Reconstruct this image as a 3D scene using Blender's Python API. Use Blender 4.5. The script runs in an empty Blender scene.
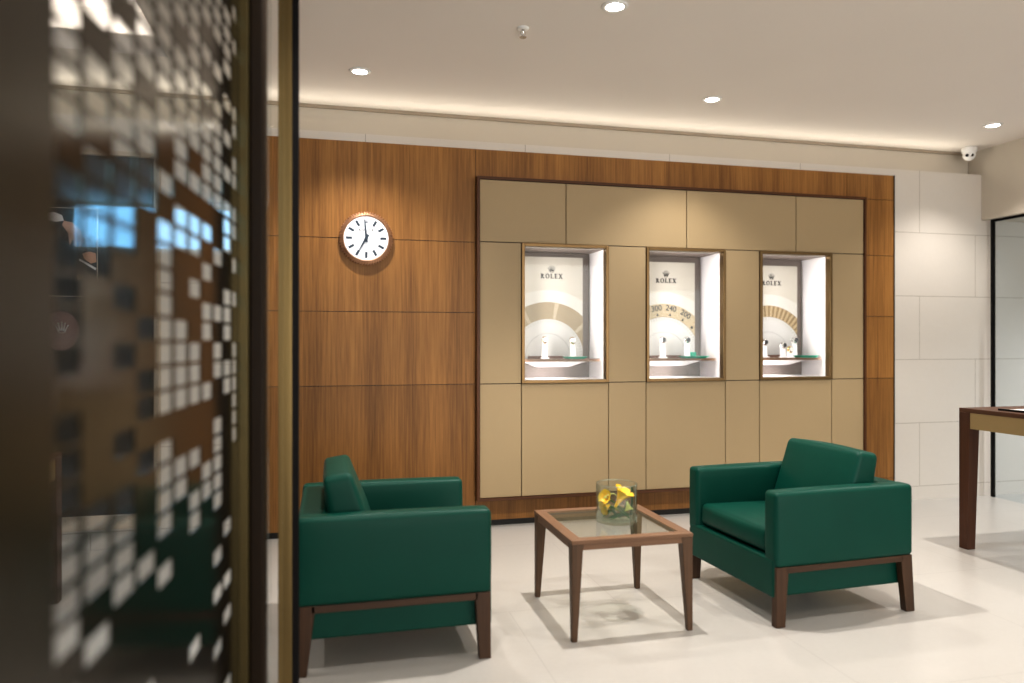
import bpy, bmesh, math, random
from mathutils import Vector, Matrix
R_ = math.radians
C = bpy.context.scene.collection
random.seed(7)
sc = bpy.context.scene

# ------------------------------------------------------------------ materials
def mat(name, col=(.8, .8, .8), rough=.5, metal=0., emis=None, estr=0., spec=None):
    m = bpy.data.materials.new(name); m.use_nodes = True
    b = m.node_tree.nodes['Principled BSDF']
    b.inputs['Base Color'].default_value = (*col, 1)
    b.inputs['Roughness'].default_value = rough
    b.inputs['Metallic'].default_value = metal
    if spec is not None: b.inputs['Specular IOR Level'].default_value = spec
    if emis:
        b.inputs['Emission Color'].default_value = (*emis, 1)
        b.inputs['Emission Strength'].default_value = estr
    return m

class NT:
    def __init__(s, m): s.t = m.node_tree; s.n = s.t.nodes; s.b = s.n['Principled BSDF']
    def new(s, typ, **kw):
        n = s.n.new(typ)
        for k, v in kw.items(): setattr(n, k, v)
        return n
    def set(s, sock, v):
        if hasattr(v, 'links') or isinstance(v, bpy.types.NodeSocket): s.t.links.new(v, sock)
        else: sock.default_value = v
    def math(s, op, a, b=0., c=0.):
        n = s.new('ShaderNodeMath', operation=op)
        for i, v in enumerate((a, b, c)): s.set(n.inputs[i], v)
        return n.outputs[0]
    def mix(s, f, a, b):
        n = s.new('ShaderNodeMix', data_type='RGBA')
        s.set(n.inputs[0], f)
        for i, v in ((6, a), (7, b)):
            if isinstance(v, tuple): v = (*v, 1)
            s.set(n.inputs[i], v)
        return n.outputs[2]
    def coord(s, scale=(1, 1, 1), loc=(0, 0, 0), kind='Object'):
        c = s.new('ShaderNodeTexCoord'); mp = s.new('ShaderNodeMapping')
        mp.inputs['Scale'].default_value = scale; mp.inputs['Location'].default_value = loc
        s.t.links.new(c.outputs[kind], mp.inputs['Vector']); return mp.outputs[0]
    def noise(s, vec, scale, detail=3., rough=.5):
        n = s.new('ShaderNodeTexNoise'); s.t.links.new(vec, n.inputs['Vector'])
        n.inputs['Scale'].default_value = scale; n.inputs['Detail'].default_value = detail
        n.inputs['Roughness'].default_value = rough
        return n.outputs[0]
    def ramp(s, f, stops):
        n = s.new('ShaderNodeValToRGB'); s.set(n.inputs[0], f)
        e = n.color_ramp.elements
        while len(e) < len(stops): e.new(.5)
        for i, (p, c) in enumerate(stops): e[i].position = p; e[i].color = (*c, 1)
        return n.outputs[0]
    def col(s, v): s.t.links.new(v, s.b.inputs['Base Color'])
    def bump(s, h, strength, dist=.002):
        n = s.new('ShaderNodeBump'); n.inputs['Strength'].default_value = strength; n.inputs['Distance'].default_value = dist
        s.t.links.new(h, n.inputs['Height']); s.t.links.new(n.outputs[0], s.b.inputs['Normal'])

def wood_mat(name, dark, light, axis='Z', rough=.42, fine=70, broad=7, streak=(.30, .72)):
    m = mat(name, light, rough); t = NT(m)
    sq = {'X': (.03, 1, 1), 'Y': (1, .03, 1), 'Z': (1, 1, .03)}[axis]
    v = t.coord(sq)
    a = t.noise(v, fine, 4, .65); b = t.noise(v, broad, 2)
    f = t.math('ADD', t.math('MULTIPLY', a, .6), t.math('MULTIPLY', b, .4))
    t.col(t.ramp(f, [(streak[0], dark), (streak[1], light)]))
    t.bump(a, .08, .001); t.b.inputs['Specular IOR Level'].default_value = .3
    return m

M = {}
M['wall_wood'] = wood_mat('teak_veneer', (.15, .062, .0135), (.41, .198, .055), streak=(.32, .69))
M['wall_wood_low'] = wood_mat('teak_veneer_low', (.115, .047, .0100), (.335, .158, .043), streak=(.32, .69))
M['dark_wood'] = wood_mat('walnut_frame', (.05, .018, .006), (.13, .05, .018), fine=40)
M['frame_wood_x'] = wood_mat('walnut_frame_across', (.05, .018, .006), (.13, .05, .018), 'X', fine=40)
M['chair_wood'] = wood_mat('walnut_leg', (.028, .0135, .0062), (.088, .043, .021), fine=55)
M['chair_rail'] = wood_mat('walnut_rail', (.028, .0135, .0062), (.088, .043, .021), 'X', fine=55)
M['table_wood'] = wood_mat('walnut_table', (.050, .027, .013), (.14, .076, .040), fine=60)
M['table_wood_x'] = wood_mat('walnut_table_x', (.11, .058, .031), (.25, .14, .08), 'X', fine=60)
M['table_wood_y'] = wood_mat('walnut_table_y', (.11, .058, .031), (.25, .14, .08), 'Y', fine=60)
M['counter_wood'] = wood_mat('dark_walnut', (.035, .012, .005), (.085, .032, .014), fine=40)
M['counter_wood_y'] = wood_mat('dark_walnut_y', (.06, .025, .012), (.14, .06, .03), 'Y', fine=40)

def leather():
    m = mat('green_leather', (.002, .06, .04), .46, spec=.2); t = NT(m)
    v = t.coord()
    t.col(t.mix(t.noise(v, 3, 2), (.0003, .044, .029), (.0006, .058, .0385)))
    t.bump(t.noise(v, 220, 2), .10, .001)
    return m
M['leather'] = leather()

def tan():
    m = mat('tan_fabric', (.42, .275, .145), .55); t = NT(m)
    v = t.coord((1, 1, 6))
    t.col(t.mix(t.noise(v, 60, 3), (.36, .268, .15), (.405, .302, .17)))
    t.bump(t.noise(v, 250, 2), .05, .001)
    return m
M['tan'] = tan()
M['tan_dark'] = mat('tan_apron', (.30, .21, .09), .5)

def stone(name, w, h, x0, z0, wall=True, c1=(.60, .555, .50), c2=(.66, .615, .56), joint=(.33, .285, .235), mortar=.0022, rough=.5):
    m = mat(name, c1, rough); t = NT(m)
    c = t.new('ShaderNodeTexCoord'); s = t.new('ShaderNodeSeparateXYZ'); t.t.links.new(c.outputs['Object'], s.inputs[0])
    cb = t.new('ShaderNodeCombineXYZ')
    t.t.links.new(t.math('SUBTRACT', s.outputs[0], x0), cb.inputs[0])
    t.t.links.new(t.math('SUBTRACT', s.outputs[2 if wall else 1], z0), cb.inputs[1])
    b = t.new('ShaderNodeTexBrick'); b.offset = .5; b.offset_frequency = 2
    t.t.links.new(cb.outputs[0], b.inputs['Vector'])
    b.inputs['Scale'].default_value = 1; b.inputs['Brick Width'].default_value = w; b.inputs['Row Height'].default_value = h
    b.inputs['Mortar Size'].default_value = mortar; b.inputs['Mortar Smooth'].default_value = .1
    v = t.coord()
    n = t.math('ADD', t.math('MULTIPLY', t.noise(v, 1.6, 5, .6), .6), t.math('MULTIPLY', t.noise(v, 40, 3), .4))
    base = t.mix(n, c1, c2)
    t.col(t.mix(b.outputs['Fac'], base, joint))
    return m
M['stone'] = stone('stone_cladding', 1.205, .561, -.955 + .6025, .119)
M['floor'] = stone('floor_stone', 1.2, 1.2, .3, .1, False, (.41, .387, .355), (.495, .472, .44), (.40, .378, .35), .003, .30)
M['plaster'] = mat('cream_plaster', (.58, .525, .445), .8)
M['ceiling'] = mat('ceiling_paint', (.66, .60, .54), .85)
t_ = NT(M['ceiling']); t_.col(t_.mix(t_.noise(t_.coord(), .8, 2), (.75, .70, .65), (.80, .75, .70)))
M['shadow_gap'] = mat('shadow_gap_trim', (.36, .30, .23), .8)
M['black'] = mat('black_metal', (.006, .005, .005), .5, spec=.12)
M['plinth'] = mat('plinth_black', (.008, .006, .004), .5)
M['white'] = mat('white_plastic', (.8, .79, .77), .4)
M['niche_white'] = mat('white_lacquer', (.82, .80, .80), .5)
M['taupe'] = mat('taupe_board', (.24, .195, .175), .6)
M['bronze'] = mat('bronze_frame', (.20, .13, .06), .32, .85)
M['brass'] = mat('brushed_brass', (.36, .245, .10), .38, .9)
t_ = NT(M['brass']); t_.col(t_.mix(t_.noise(t_.coord((60, 60, .4)), 1.5, 2), (.08, .055, .02), (.27, .19, .08)))
M['screen'] = mat('smoked_bronze_screen', (.13, .10, .058), .16, .9)
t_ = NT(M['screen']); t_.col(t_.mix(t_.noise(t_.coord((1, 1, 20)), 4, 2), (.026, .020, .0125), (.065, .051, .032)))
M['screen_solid'] = mat('dark_bronze_sheet', (.035, .027, .016), .28, .8)
M['stile'] = mat('dark_bronze_stile', (.020, .012, .006), .5, .0, spec=.15)
M['olive'] = mat('olive_brass', (.105, .08, .03), .4, .7)
M['rose'] = mat('rose_gold', (.62, .38, .25), .3, .9)
M['dial'] = mat('white_dial', (.85, .86, .9), .5, emis=(.9, .93, 1), estr=.12)  # faint glow added so the dial reads bright white; it is no lamp
M['ink'] = mat('dark_ink', (.035, .03, .028), .5)
M['ink_soft'] = mat('grey_ink', (.20, .175, .15), .5)
M['gold_ink'] = mat('tan_ink', (.42, .33, .2), .5)
M['navy'] = mat('navy_hand', (.03, .05, .075), .4)
M['lamp'] = mat('lamp_glow', (1, 1, 1), .5, emis=(1, .96, .9), estr=14)
M['green_tray'] = mat('green_tray', (.0, .30, .19), .4)
M['brown_tray'] = mat('brown_leather_mat', (.15, .07, .045), .5)
M['steel'] = mat('polished_steel', (.75, .74, .72), .2, .9)
M['steel_gold'] = mat('polished_gold', (.75, .55, .28), .25, .9)
M['dial_dark'] = mat('dark_dial', (.03, .03, .035), .3)
M['display_dark'] = mat('dark_display_panel', (.022, .016, .011), .35)
M['trim_cream'] = mat('cream_trim', (.55, .47, .38), .5)
M['skin'] = mat('printed_skin_tone', (.50, .27, .17), .6)
M['cuff'] = mat('printed_white_cuff', (.65, .62, .62), .6)
M['mauve'] = mat('printed_mauve', (.20, .125, .11), .6)
M['poster_dark'] = mat('printed_black', (.008, .006, .006), .4)
M['yellow'] = mat('yellow_petal', (.85, .58, .015), .5)
t_ = NT(M['yellow']); t_.b.inputs['Subsurface Weight'].default_value = .15
t_.col(t_.mix(t_.noise(t_.coord(), 22, 2), (.82, .46, .004), (.86, .60, .03)))
M['pale_petal'] = mat('pale_green_petal', (.62, .66, .22), .5)
M['stem'] = mat('green_stem', (.035, .11, .03), .5)
M['stem_dark'] = mat('dark_green_leaf', (.015, .055, .02), .45)
M['paper'] = mat('white_paper', (.78, .76, .74), .6)
M['dim_glass_edge'] = mat('glass_edge', (.10, .10, .09), .25)

def thin_glass(name, tint=(1, 1, 1), base=.05, edge=.55, power=4.):
    m = bpy.data.materials.new(name); m.use_nodes = True
    t = m.node_tree; n = t.nodes; n.remove(n['Principled BSDF'])
    out = n['Material Output']
    tr = n.new('ShaderNodeBsdfTransparent'); tr.inputs[0].default_value = (*tint, 1)
    gl = n.new('ShaderNodeBsdfGlossy'); gl.inputs['Roughness'].default_value = .02; gl.inputs[0].default_value = (.9, .95, .92, 1)
    lw = n.new('ShaderNodeLayerWeight')
    pw = n.new('ShaderNodeMath'); pw.operation = 'POWER'; pw.inputs[1].default_value = power; t.links.new(lw.outputs['Facing'], pw.inputs[0])
    mu = n.new('ShaderNodeMath'); mu.operation = 'MULTIPLY_ADD'; mu.inputs[1].default_value = edge; mu.inputs[2].default_value = base
    t.links.new(pw.outputs[0], mu.inputs[0])
    mx = n.new('ShaderNodeMixShader'); t.links.new(mu.outputs[0], mx.inputs[0]); t.links.new(tr.outputs[0], mx.inputs[1]); t.links.new(gl.outputs[0], mx.inputs[2])
    t.links.new(mx.outputs[0], out.inputs[0])
    return m
M['glass'] = thin_glass('clear_glass', (.985, .99, .985), .018, .4)
M['table_glass'] = thin_glass('table_glass', (.95, .96, .95), .035, .5)
M['vase_glass'] = thin_glass('vase_glass', (.95, .97, .955), .03, .55, 3.)
t_ = M['vase_glass'].node_tree; lw_ = [n for n in t_.nodes if n.type == 'LAYER_WEIGHT'][0]; tr_ = [n for n in t_.nodes if n.type == 'BSDF_TRANSPARENT'][0]
rp_ = t_.nodes.new('ShaderNodeValToRGB'); t_.links.new(lw_.outputs['Facing'], rp_.inputs[0]); t_.links.new(rp_.outputs[0], tr_.inputs[0])
rp_.color_ramp.elements[0].position = .6; rp_.color_ramp.elements[0].color = (.96, .975, .96, 1)
rp_.color_ramp.elements[1].position = .97; rp_.color_ramp.elements[1].color = (.58, .64, .60, 1)
M['rim_glass'] = thin_glass('rim_glass', (.97, .98, .97), .30, .5)
M['water'] = thin_glass('water', (.965, .98, .97), .03, .4, 3.)
M['blue_glow'] = mat('blue_panel_glow', (0, 0, 0), .5, emis=(.22, .52, .85), estr=7)
M['clear_sheet'] = thin_glass('clear_sheet', (.97, .98, .98), .055, .3)
M['tint_glass'] = thin_glass('cool_glass', (.90, .93, .95), .05, .2)

# ------------------------------------------------------------------ mesh helpers
def add_box(bm, x0, x1, y0, y1, z0, z1):
    v = [bm.verts.new((x, y, z)) for x in (x0, x1) for y in (y0, y1) for z in (z0, z1)]
    for f in ((0, 1, 3, 2), (4, 6, 7, 5), (0, 4, 5, 1), (2, 3, 7, 6), (0, 2, 6, 4), (1, 5, 7, 3)):
        bm.faces.new([v[i] for i in f])
    return v
def box(*a):
    bm = bmesh.new(); add_box(bm, *a); return bm
def boxes(*bs):
    bm = bmesh.new()
    for b in bs: add_box(bm, *b)
    return bm
def hexa(bot, top):
    """prism between two quads (lists of 4 points)"""
    bm = bmesh.new()
    a = [bm.verts.new(p) for p in bot]; b = [bm.verts.new(p) for p in top]
    bm.faces.new(a[::-1]); bm.faces.new(b)
    for i in range(4): bm.faces.new((a[i], a[(i + 1) % 4], b[(i + 1) % 4], b[i]))
    return bm
def lathe(profile, n=48, axis='Z', closed=False, bm=None, mod=None):
    bm = bm or bmesh.new(); rings = []
    for k in range(n):
        a = 2 * math.pi * k / n; row = []
        for (r, h) in profile:
            rr = r * (mod(k, r) if mod else 1)
            p = (rr * math.cos(a), rr * math.sin(a), h) if axis == 'Z' else (rr * math.cos(a), -h, rr * math.sin(a))
            row.append(bm.verts.new(p))
        rings.append(row)
    for k in range(n):
        A, B = rings[k], rings[(k + 1) % n]; L = len(profile)
        for i in range(L if closed else L - 1):
            j = (i + 1) % L
            vs = []
            for v in (A[i], B[i], B[j], A[j]):
                if v not in vs: vs.append(v)
            try: bm.faces.new(vs)
            except ValueError: pass
    bmesh.ops.remove_doubles(bm, verts=bm.verts, dist=1e-6)
    bmesh.ops.recalc_face_normals(bm, faces=bm.faces)
    return bm
def tube(pts, r, n=8, bm=None):
    bm = bm or bmesh.new(); pts = [Vector(p) for p in pts]; rings = []
    for i, p in enumerate(pts):
        d = (pts[min(i + 1, len(pts) - 1)] - pts[max(i - 1, 0)]).normalized()
        u = d.cross(Vector((0, 0, 1)) if abs(d.z) < .9 else Vector((1, 0, 0))).normalized(); w = d.cross(u)
        rr = r[i] if isinstance(r, (list, tuple)) else r
        rings.append([bm.verts.new(p + (u * math.cos(a) + w * math.sin(a)) * rr) for a in [2 * math.pi * k / n for k in range(n)]])
    for A, B in zip(rings, rings[1:]):
        for k in range(n): bm.faces.new((A[k], A[(k + 1) % n], B[(k + 1) % n], B[k]))
    bm.faces.new(rings[0][::-1]); bm.faces.new(rings[-1])
    return bm
def cushion(hx, hy, hz, r=.03, bulge=(0, 0, 0), n=8):
    """rounded, slightly puffed box"""
    bm = bmesh.new()
    def ax(h):
        s = [-h + r * (1 - math.cos(i / 4 * math.pi / 2)) for i in range(5)]
        e = [-v for v in s[::-1]]
        m = [(-h + r) + (2 * h - 2 * r) * i / n for i in range(1, n)]
        return s + m + e
    A = [ax(hx), ax(hy), ax(hz)]; H = (hx, hy, hz); cache = {}
    def vert(p):
        k = tuple(round(c, 6) for c in p)
        if k in cache: return cache[k]
        q = [max(-(H[i] - r), min(H[i] - r, p[i])) for i in range(3)]
        d = Vector([p[i] - q[i] for i in range(3)])
        if d.length > 1e-9: d = d.normalized() * r
        o = Vector(q) + d
        for i in range(3):
            j, k2 = (i + 1) % 3, (i + 2) % 3
            w = max(0, 1 - (p[j] / H[j]) ** 2) * max(0, 1 - (p[k2] / H[k2]) ** 2)
            o[i] += bulge[i] * w * (p[i] / H[i])
        cache[k] = bm.verts.new(o); return cache[k]
    for i in range(3):
        j, k = (i + 1) % 3, (i + 2) % 3
        for s in (-1, 1):
            for a in range(len(A[j]) - 1):
                for b in range(len(A[k]) - 1):
                    q = []
                    for (aa, bb) in ((a, b), (a + 1, b), (a + 1, b + 1), (a, b + 1)):
                        p = [0, 0, 0]; p[i] = s * H[i]; p[j] = A[j][aa]; p[k] = A[k][bb]; q.append(vert(p))
                    try: bm.faces.new(q if s > 0 else q[::-1])
                    except ValueError: pass
    return bm
def xf(bm, loc=(0, 0, 0), rot=(0, 0, 0)):
    from mathutils import Euler
    bm.transform(Matrix.Translation(loc) @ Euler(rot).to_matrix().to_4x4()); return bm

def obj(name, bm, m, parent=None, bevel=0, seg=2, smooth=False, sub=0, loc=None):
    me = bpy.data.meshes.new(name)
    bmesh.ops.recalc_face_normals(bm, faces=bm.faces)
    bm.to_mesh(me); bm.free()
    if smooth or bevel:
        for p in me.polygons: p.use_smooth = True
    me.materials.append(m)
    o = bpy.data.objects.new(name, me); C.objects.link(o)
    if parent: o.parent = parent
    if loc: o.location = loc
    if bevel:
        b = o.modifiers.new('bevel', 'BEVEL'); b.width = bevel; b.segments = seg; b.limit_method = 'ANGLE'; b.angle_limit = R_(40)
        b.harden_normals = True
    if sub:
        s = o.modifiers.new('sub', 'SUBSURF'); s.levels = sub; s.render_levels = sub
    return o
def tag(o, label, cat, group=None):
    o['label'] = label; o['category'] = cat
    if group: o['group'] = group
    return o
def thing(name, label, cat, loc=(0, 0, 0), group=None, rz=0):
    o = bpy.data.objects.new(name, None); C.objects.link(o); o.location = loc; o.rotation_euler = (0, 0, rz)
    o.empty_display_size = .1
    return tag(o, label, cat, group)
def wpart(name, bm, m, root, under=None, **kw):
    """part given in world coordinates below a root that is only translated"""
    bm.transform(Matrix.Translation(-root.location)); return obj(name, bm, m, under or root, **kw)
def struct(name, bm, m, parent=None, **kw):
    o = obj(name, bm, m, parent, **kw)
    if not parent: o['kind'] = 'structure'
    return o
def dup(root, loc, rz=0, label=None, group=None):
    r = root.copy(); C.objects.link(r); r.location = loc; r.rotation_euler = (0, 0, rz)
    if label: r['label'] = label
    if group: r['group'] = group
    for ch in list(root.children):
        c = ch.copy(); C.objects.link(c); c.parent = r
        for g in list(ch.children):
            d = g.copy(); C.objects.link(d); d.parent = c
    return r

# flat lettering and emblems: 2-D shapes in (x, z), facing -Y, extruded a little
def flat(bm, pts, y=0., th=.001):
    a = [bm.verts.new((x, y, z)) for x, z in pts]; f = bm.faces.new(a)
    b = [bm.verts.new((x, y - th, z)) for x, z in pts]; bm.faces.new(b)
    n = len(pts)
    for i in range(n): bm.faces.new((a[i], a[(i + 1) % n], b[(i + 1) % n], b[i]))
def quad(bm, x0, x1, z0, z1, **k): flat(bm, [(x0, z0), (x1, z0), (x1, z1), (x0, z1)], **k)
def stroke(bm, p, q, w):
    d = Vector((q[0] - p[0], q[1] - p[1])).normalized(); n = Vector((-d.y, d.x)) * w / 2
    flat(bm, [(p[0] + n.x, p[1] + n.y), (p[0] - n.x, p[1] - n.y), (q[0] - n.x, q[1] - n.y), (q[0] + n.x, q[1] + n.y)])
def arc_ring(bm, cx, cz, rx, rz, wx, wz, a0=0, a1=360, n=20):
    for i in range(n):
        A = R_(a0 + (a1 - a0) * i / n); B = R_(a0 + (a1 - a0) * (i + 1) / n)
        o = lambda t: (cx + rx * math.cos(t), cz + rz * math.sin(t)); q = lambda t: (cx + (rx - wx) * math.cos(t), cz + (rz - wz) * math.sin(t))
        flat(bm, [o(A), o(B), q(B), q(A)])
def disc2(bm, cx, cz, r, n=10, rz=None):
    rz = rz or r
    flat(bm, [(cx + r * math.cos(2 * math.pi * i / n), cz + rz * math.sin(2 * math.pi * i / n)) for i in range(n)])
def wordmark(h, gap=.16):
    """the five serif capitals of the sign, height h, centred on x, base at z=0"""
    bm = bmesh.new(); x = 0.; T, t = .25, .125
    def serif(x0, x1, z): quad(bm, x0, x1, z, z + t)
    # R
    quad(bm, x + .1, x + .1 + T, 0, 1); serif(x, x + .4, 0); serif(x, x + .3, 1 - t)
    arc_ring(bm, x + .32, .74, .36, .26, T, t, -90, 90, 12); quad(bm, x + .2, x + .34, 1 - t, 1); quad(bm, x + .2, x + .34, .48, .48 + t)
    stroke(bm, (x + .36, .5), (x + .74, .03), T); serif(x + .6, x + .9, 0); x += .9 + gap
    arc_ring(bm, x + .46, .5, .46, .52, T, t); x += .92 + gap          # O
    quad(bm, x + .1, x + .1 + T, 0, 1); serif(x, x + .4, 1 - t); serif(x, x + .72, 0); quad(bm, x + .66, x + .72, 0, .3); x += .74 + gap   # L
    quad(bm, x + .1, x + .1 + T, 0, 1); serif(x, x + .72, 0); serif(x, x + .7, 1 - t); quad(bm, x + .2, x + .52, .48, .48 + t)             # E
    quad(bm, x + .66, x + .72, 0, .28); quad(bm, x + .64, x + .7, .74, 1); quad(bm, x + .48, x + .53, .36, .68); x += .76 + gap
    stroke(bm, (x + .16, 1), (x + .72, 0), T); stroke(bm, (x + .74, 1), (x + .14, 0), t * 1.2)                                            # X
    serif(x, x + .34, 1 - t); serif(x + .56, x + .88, 1 - t); serif(x, x + .3, 0); serif(x + .52, x + .9, 0); x += .9
    bm.transform(Matrix.Diagonal((h, 1, h, 1)) @ Matrix.Translation((-x / 2, 0, 0)))
    return bm
def crown(w):
    """five-pointed coronet, width w, base at z=0"""
    bm = bmesh.new()
    xs = [-.5, -.27, 0, .27, .5]; hs = [.66, .86, .94, .86, .66]; bx = [-.24, -.13, 0, .13, .24]
    for i in range(5):
        flat(bm, [(bx[i] - .085, .18), (bx[i] + .085, .18), (xs[i] + .03, hs[i]), (xs[i] - .03, hs[i])]); disc2(bm, xs[i], hs[i], .07)
    arc_ring(bm, 0, .12, .31, .12, .09, .05)
    bm.transform(Matrix.Diagonal((w, 1, w, 1))); return bm
def digits(txt, size):
    cu = bpy.data.curves.new('t', 'FONT'); cu.body = txt; cu.size = size; cu.offset = .0012; cu.align_x = 'CENTER'; cu.align_y = 'CENTER'
    o = bpy.data.objects.new('t', cu); C.objects.link(o)
    dg = bpy.context.evaluated_depsgraph_get(); me = o.evaluated_get(dg).to_mesh()
    bm = bmesh.new(); bm.from_mesh(me); o.evaluated_get(dg).to_mesh_clear()
    bpy.data.objects.remove(o); bpy.data.curves.remove(cu)
    bm.transform(Matrix.Rotation(R_(90), 4, 'X')); return bm

# ------------------------------------------------------------------ room shell
CEIL = 3.14
WF = 5.44            # wood front
SF = 5.455           # stone front
struct('floor', box(-5, 9, -4, 6.1, -.1, 0), M['floor'])
tx0, tx1, ty0, ty1 = -3.9, -.963, 2.0, 4.87
bm = boxes((-5, tx0, -4, 6.1, CEIL, CEIL + .12), (tx1, 9, -4, 6.1, CEIL, CEIL + .12), (tx0, tx1, -4, ty0, CEIL, CEIL + .12), (tx0, tx1, ty1, 6.1, CEIL, CEIL + .12),
           (tx0 - .25, tx1 + .25, ty0 - .25, ty1 + .25, CEIL + .34, CEIL + .4),
           (tx1 + .2, tx1 + .25, ty0 - .25, ty1 + .25, CEIL + .12, CEIL + .34), (tx0 - .25, tx0 - .2, ty0 - .25, ty1 + .25, CEIL + .12, CEIL + .34),
           (tx0 - .2, tx1 + .2, ty1 + .2, ty1 + .25, CEIL + .12, CEIL + .34), (tx0 - .2, tx1 + .2, ty0 - .25, ty0 - .2, CEIL + .12, CEIL + .34))
struct('ceiling', bm, M['ceiling'])
struct('wall_left', box(-5.1, -5, -4, 6.1, 0, CEIL), M['plaster'])
struct('wall_far_right', box(9, 9.1, -4, 6.1, 0, CEIL), M['plaster'])
struct('wall_front', box(-5, 9, -4.1, -4, 0, CEIL), M['plaster'])
struct('wall_rear', box(-5, 9, 5.9, 6.1, 0, CEIL), M['plaster'])
struct('wall_upper', box(-5, 5.74, 5.60, 5.88, 2.80, CEIL), M['plaster'])
struct('shadow_gap_strip', box(-5, 5.74, 5.575, 5.6, CEIL - .022, CEIL), M['shadow_gap'])  # dark strip stands in for the shade of a gap under the ceiling
STOP = 2.912
WX0, WX1, WTOP = -.56, 4.787, 2.852
struct('wall_back_left', box(-5, WX0, SF, 5.59, 0, STOP), M['stone']); struct('wall_back_right', box(WX1 + .009, 9, SF, 5.59, 0, STOP), M['stone']); struct('wall_back_top', box(WX0, WX1 + .009, SF, 5.59, WTOP + .001, STOP), M['stone'])
# lowered ceiling block on the right with its plaster face, glass wall beneath
struct('wall_right', box(5.74, 9, -4, SF - .002, 2.50, CEIL), M['plaster'])
struct('wall_right_return', box(5.745, 9, SF - .002, 5.6, STOP, CEIL), M['plaster'])
struct('blue_glow_panel', box(-3.05, -1.25, -3.99, -3.96, 2.58, 3.08), M['blue_glow'])  # unseen glowing panel behind the camera, placed to give the blue reflection at left
gs = struct('reflecting_glass', box(-1.30, -.225, 3.05, 3.058, 0, CEIL - .001), M['clear_sheet'])  # glass sheet put in behind the screen to carry that blue reflection
gw = struct('window_1', box(5.802, 5.812, -1.0, 5.38, .0, 2.478), M['tint_glass'])
struct('frame', boxes((5.795, 5.817, 5.38, 5.41, 0, 2.5), (5.795, 5.817, -1.0, 5.38, 2.478, 2.5)), M['black'], gw)

# ------------------------------------------------------------------ wood panelling
FX0, FX1, FZ0, FZ1 = 1.063, 4.450, .207, 2.634      # outer frame of the display wall
wp = thing('wood_panelling', 'vertical-grained brown wood veneer wall panelling around the tan display wall', 'wall panelling', (2.1, WF, .05))
g = .0022
def wpanel(x0, x1, z0, z1, m='wall_wood'): wpart('panel', box(x0 + g, x1 - g, WF, WF + .012, z0 + g, z1 - g), M[m], wp)
rows = [.047, 1.08, 1.617, 2.147, WTOP]
for i in range(4):
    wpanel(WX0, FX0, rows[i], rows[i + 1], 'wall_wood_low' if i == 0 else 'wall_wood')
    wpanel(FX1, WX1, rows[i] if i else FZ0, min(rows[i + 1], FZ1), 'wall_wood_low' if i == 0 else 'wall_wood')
wpanel(FX0, 4.31, FZ1, WTOP); wpanel(4.31, WX1, FZ1, WTOP)
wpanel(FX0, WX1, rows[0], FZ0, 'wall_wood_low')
wpart('backing', boxes((WX0, FX0, WF + .012, WF + .03, .047, WTOP), (FX1, WX1, WF + .012, WF + .03, .047, WTOP), (FX0, FX1, WF + .012, WF + .03, FZ1, WTOP), (FX0, FX1, WF + .012, WF + .03, .047, FZ0)), M['plinth'], wp)
wpart('edge_strip', box(WX1, WX1 + .008, WF - .004, SF, .047, WTOP), M['plinth'], wp)
wpart('plinth', box(WX0, WX1, WF + .03, WF + .1, 0, .045), M['plinth'], wp)

# ------------------------------------------------------------------ tan display wall
TF = 5.38
dw = thing('display_wall', 'raised tan panelled display wall in a thin dark wood frame', 'display wall', (2.75, TF, FZ0))
bd = .02
wpart('frame', boxes((FX0, FX0 + bd, TF - .012, WF - .001, FZ0, FZ1), (FX1 - bd, FX1, TF - .012, WF - .001, FZ0, FZ1)), M['dark_wood'], dw)
wpart('frame', boxes((FX0 + bd, FX1 - bd, TF - .012, WF - .001, FZ0, FZ0 + bd), (FX0 + bd, FX1 - bd, TF - .012, WF - .001, FZ1 - bd, FZ1)), M['frame_wood_x'], dw)
PX = [FX0 + bd, 1.405, 2.106, 2.422, 3.117, 3.429, 4.114, FX1 - bd]
r1, r2 = 1.082, 2.146
def tpanel(x0, x1, z0, z1): wpart('panel', box(x0 + .003, x1 - .003, TF, TF + .02, z0 + .003, z1 - .003), M['tan'], dw, bevel=.002, seg=2)
for i in range(7): tpanel(PX[i], PX[i + 1], FZ0 + bd, r1)
for i in (0, 2, 4, 6): tpanel(PX[i], PX[i + 1], r1, r2)
UX = [FX0 + bd, 1.759, 2.772, 3.771, FX1 - bd]
for i in range(4): tpanel(UX[i], UX[i + 1], r2, FZ1 - bd)
bk = [(FX0 + bd, FX1 - bd, TF + .02, TF + .04, FZ0 + bd, r1), (FX0 + bd, FX1 - bd, TF + .02, TF + .04, r2, FZ1 - bd)] + [(PX[i], PX[i + 1], TF + .02, TF + .04, r1, r2) for i in (0, 2, 4, 6)]
wpart('backing', boxes(*bk), M['plinth'], dw)

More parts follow.
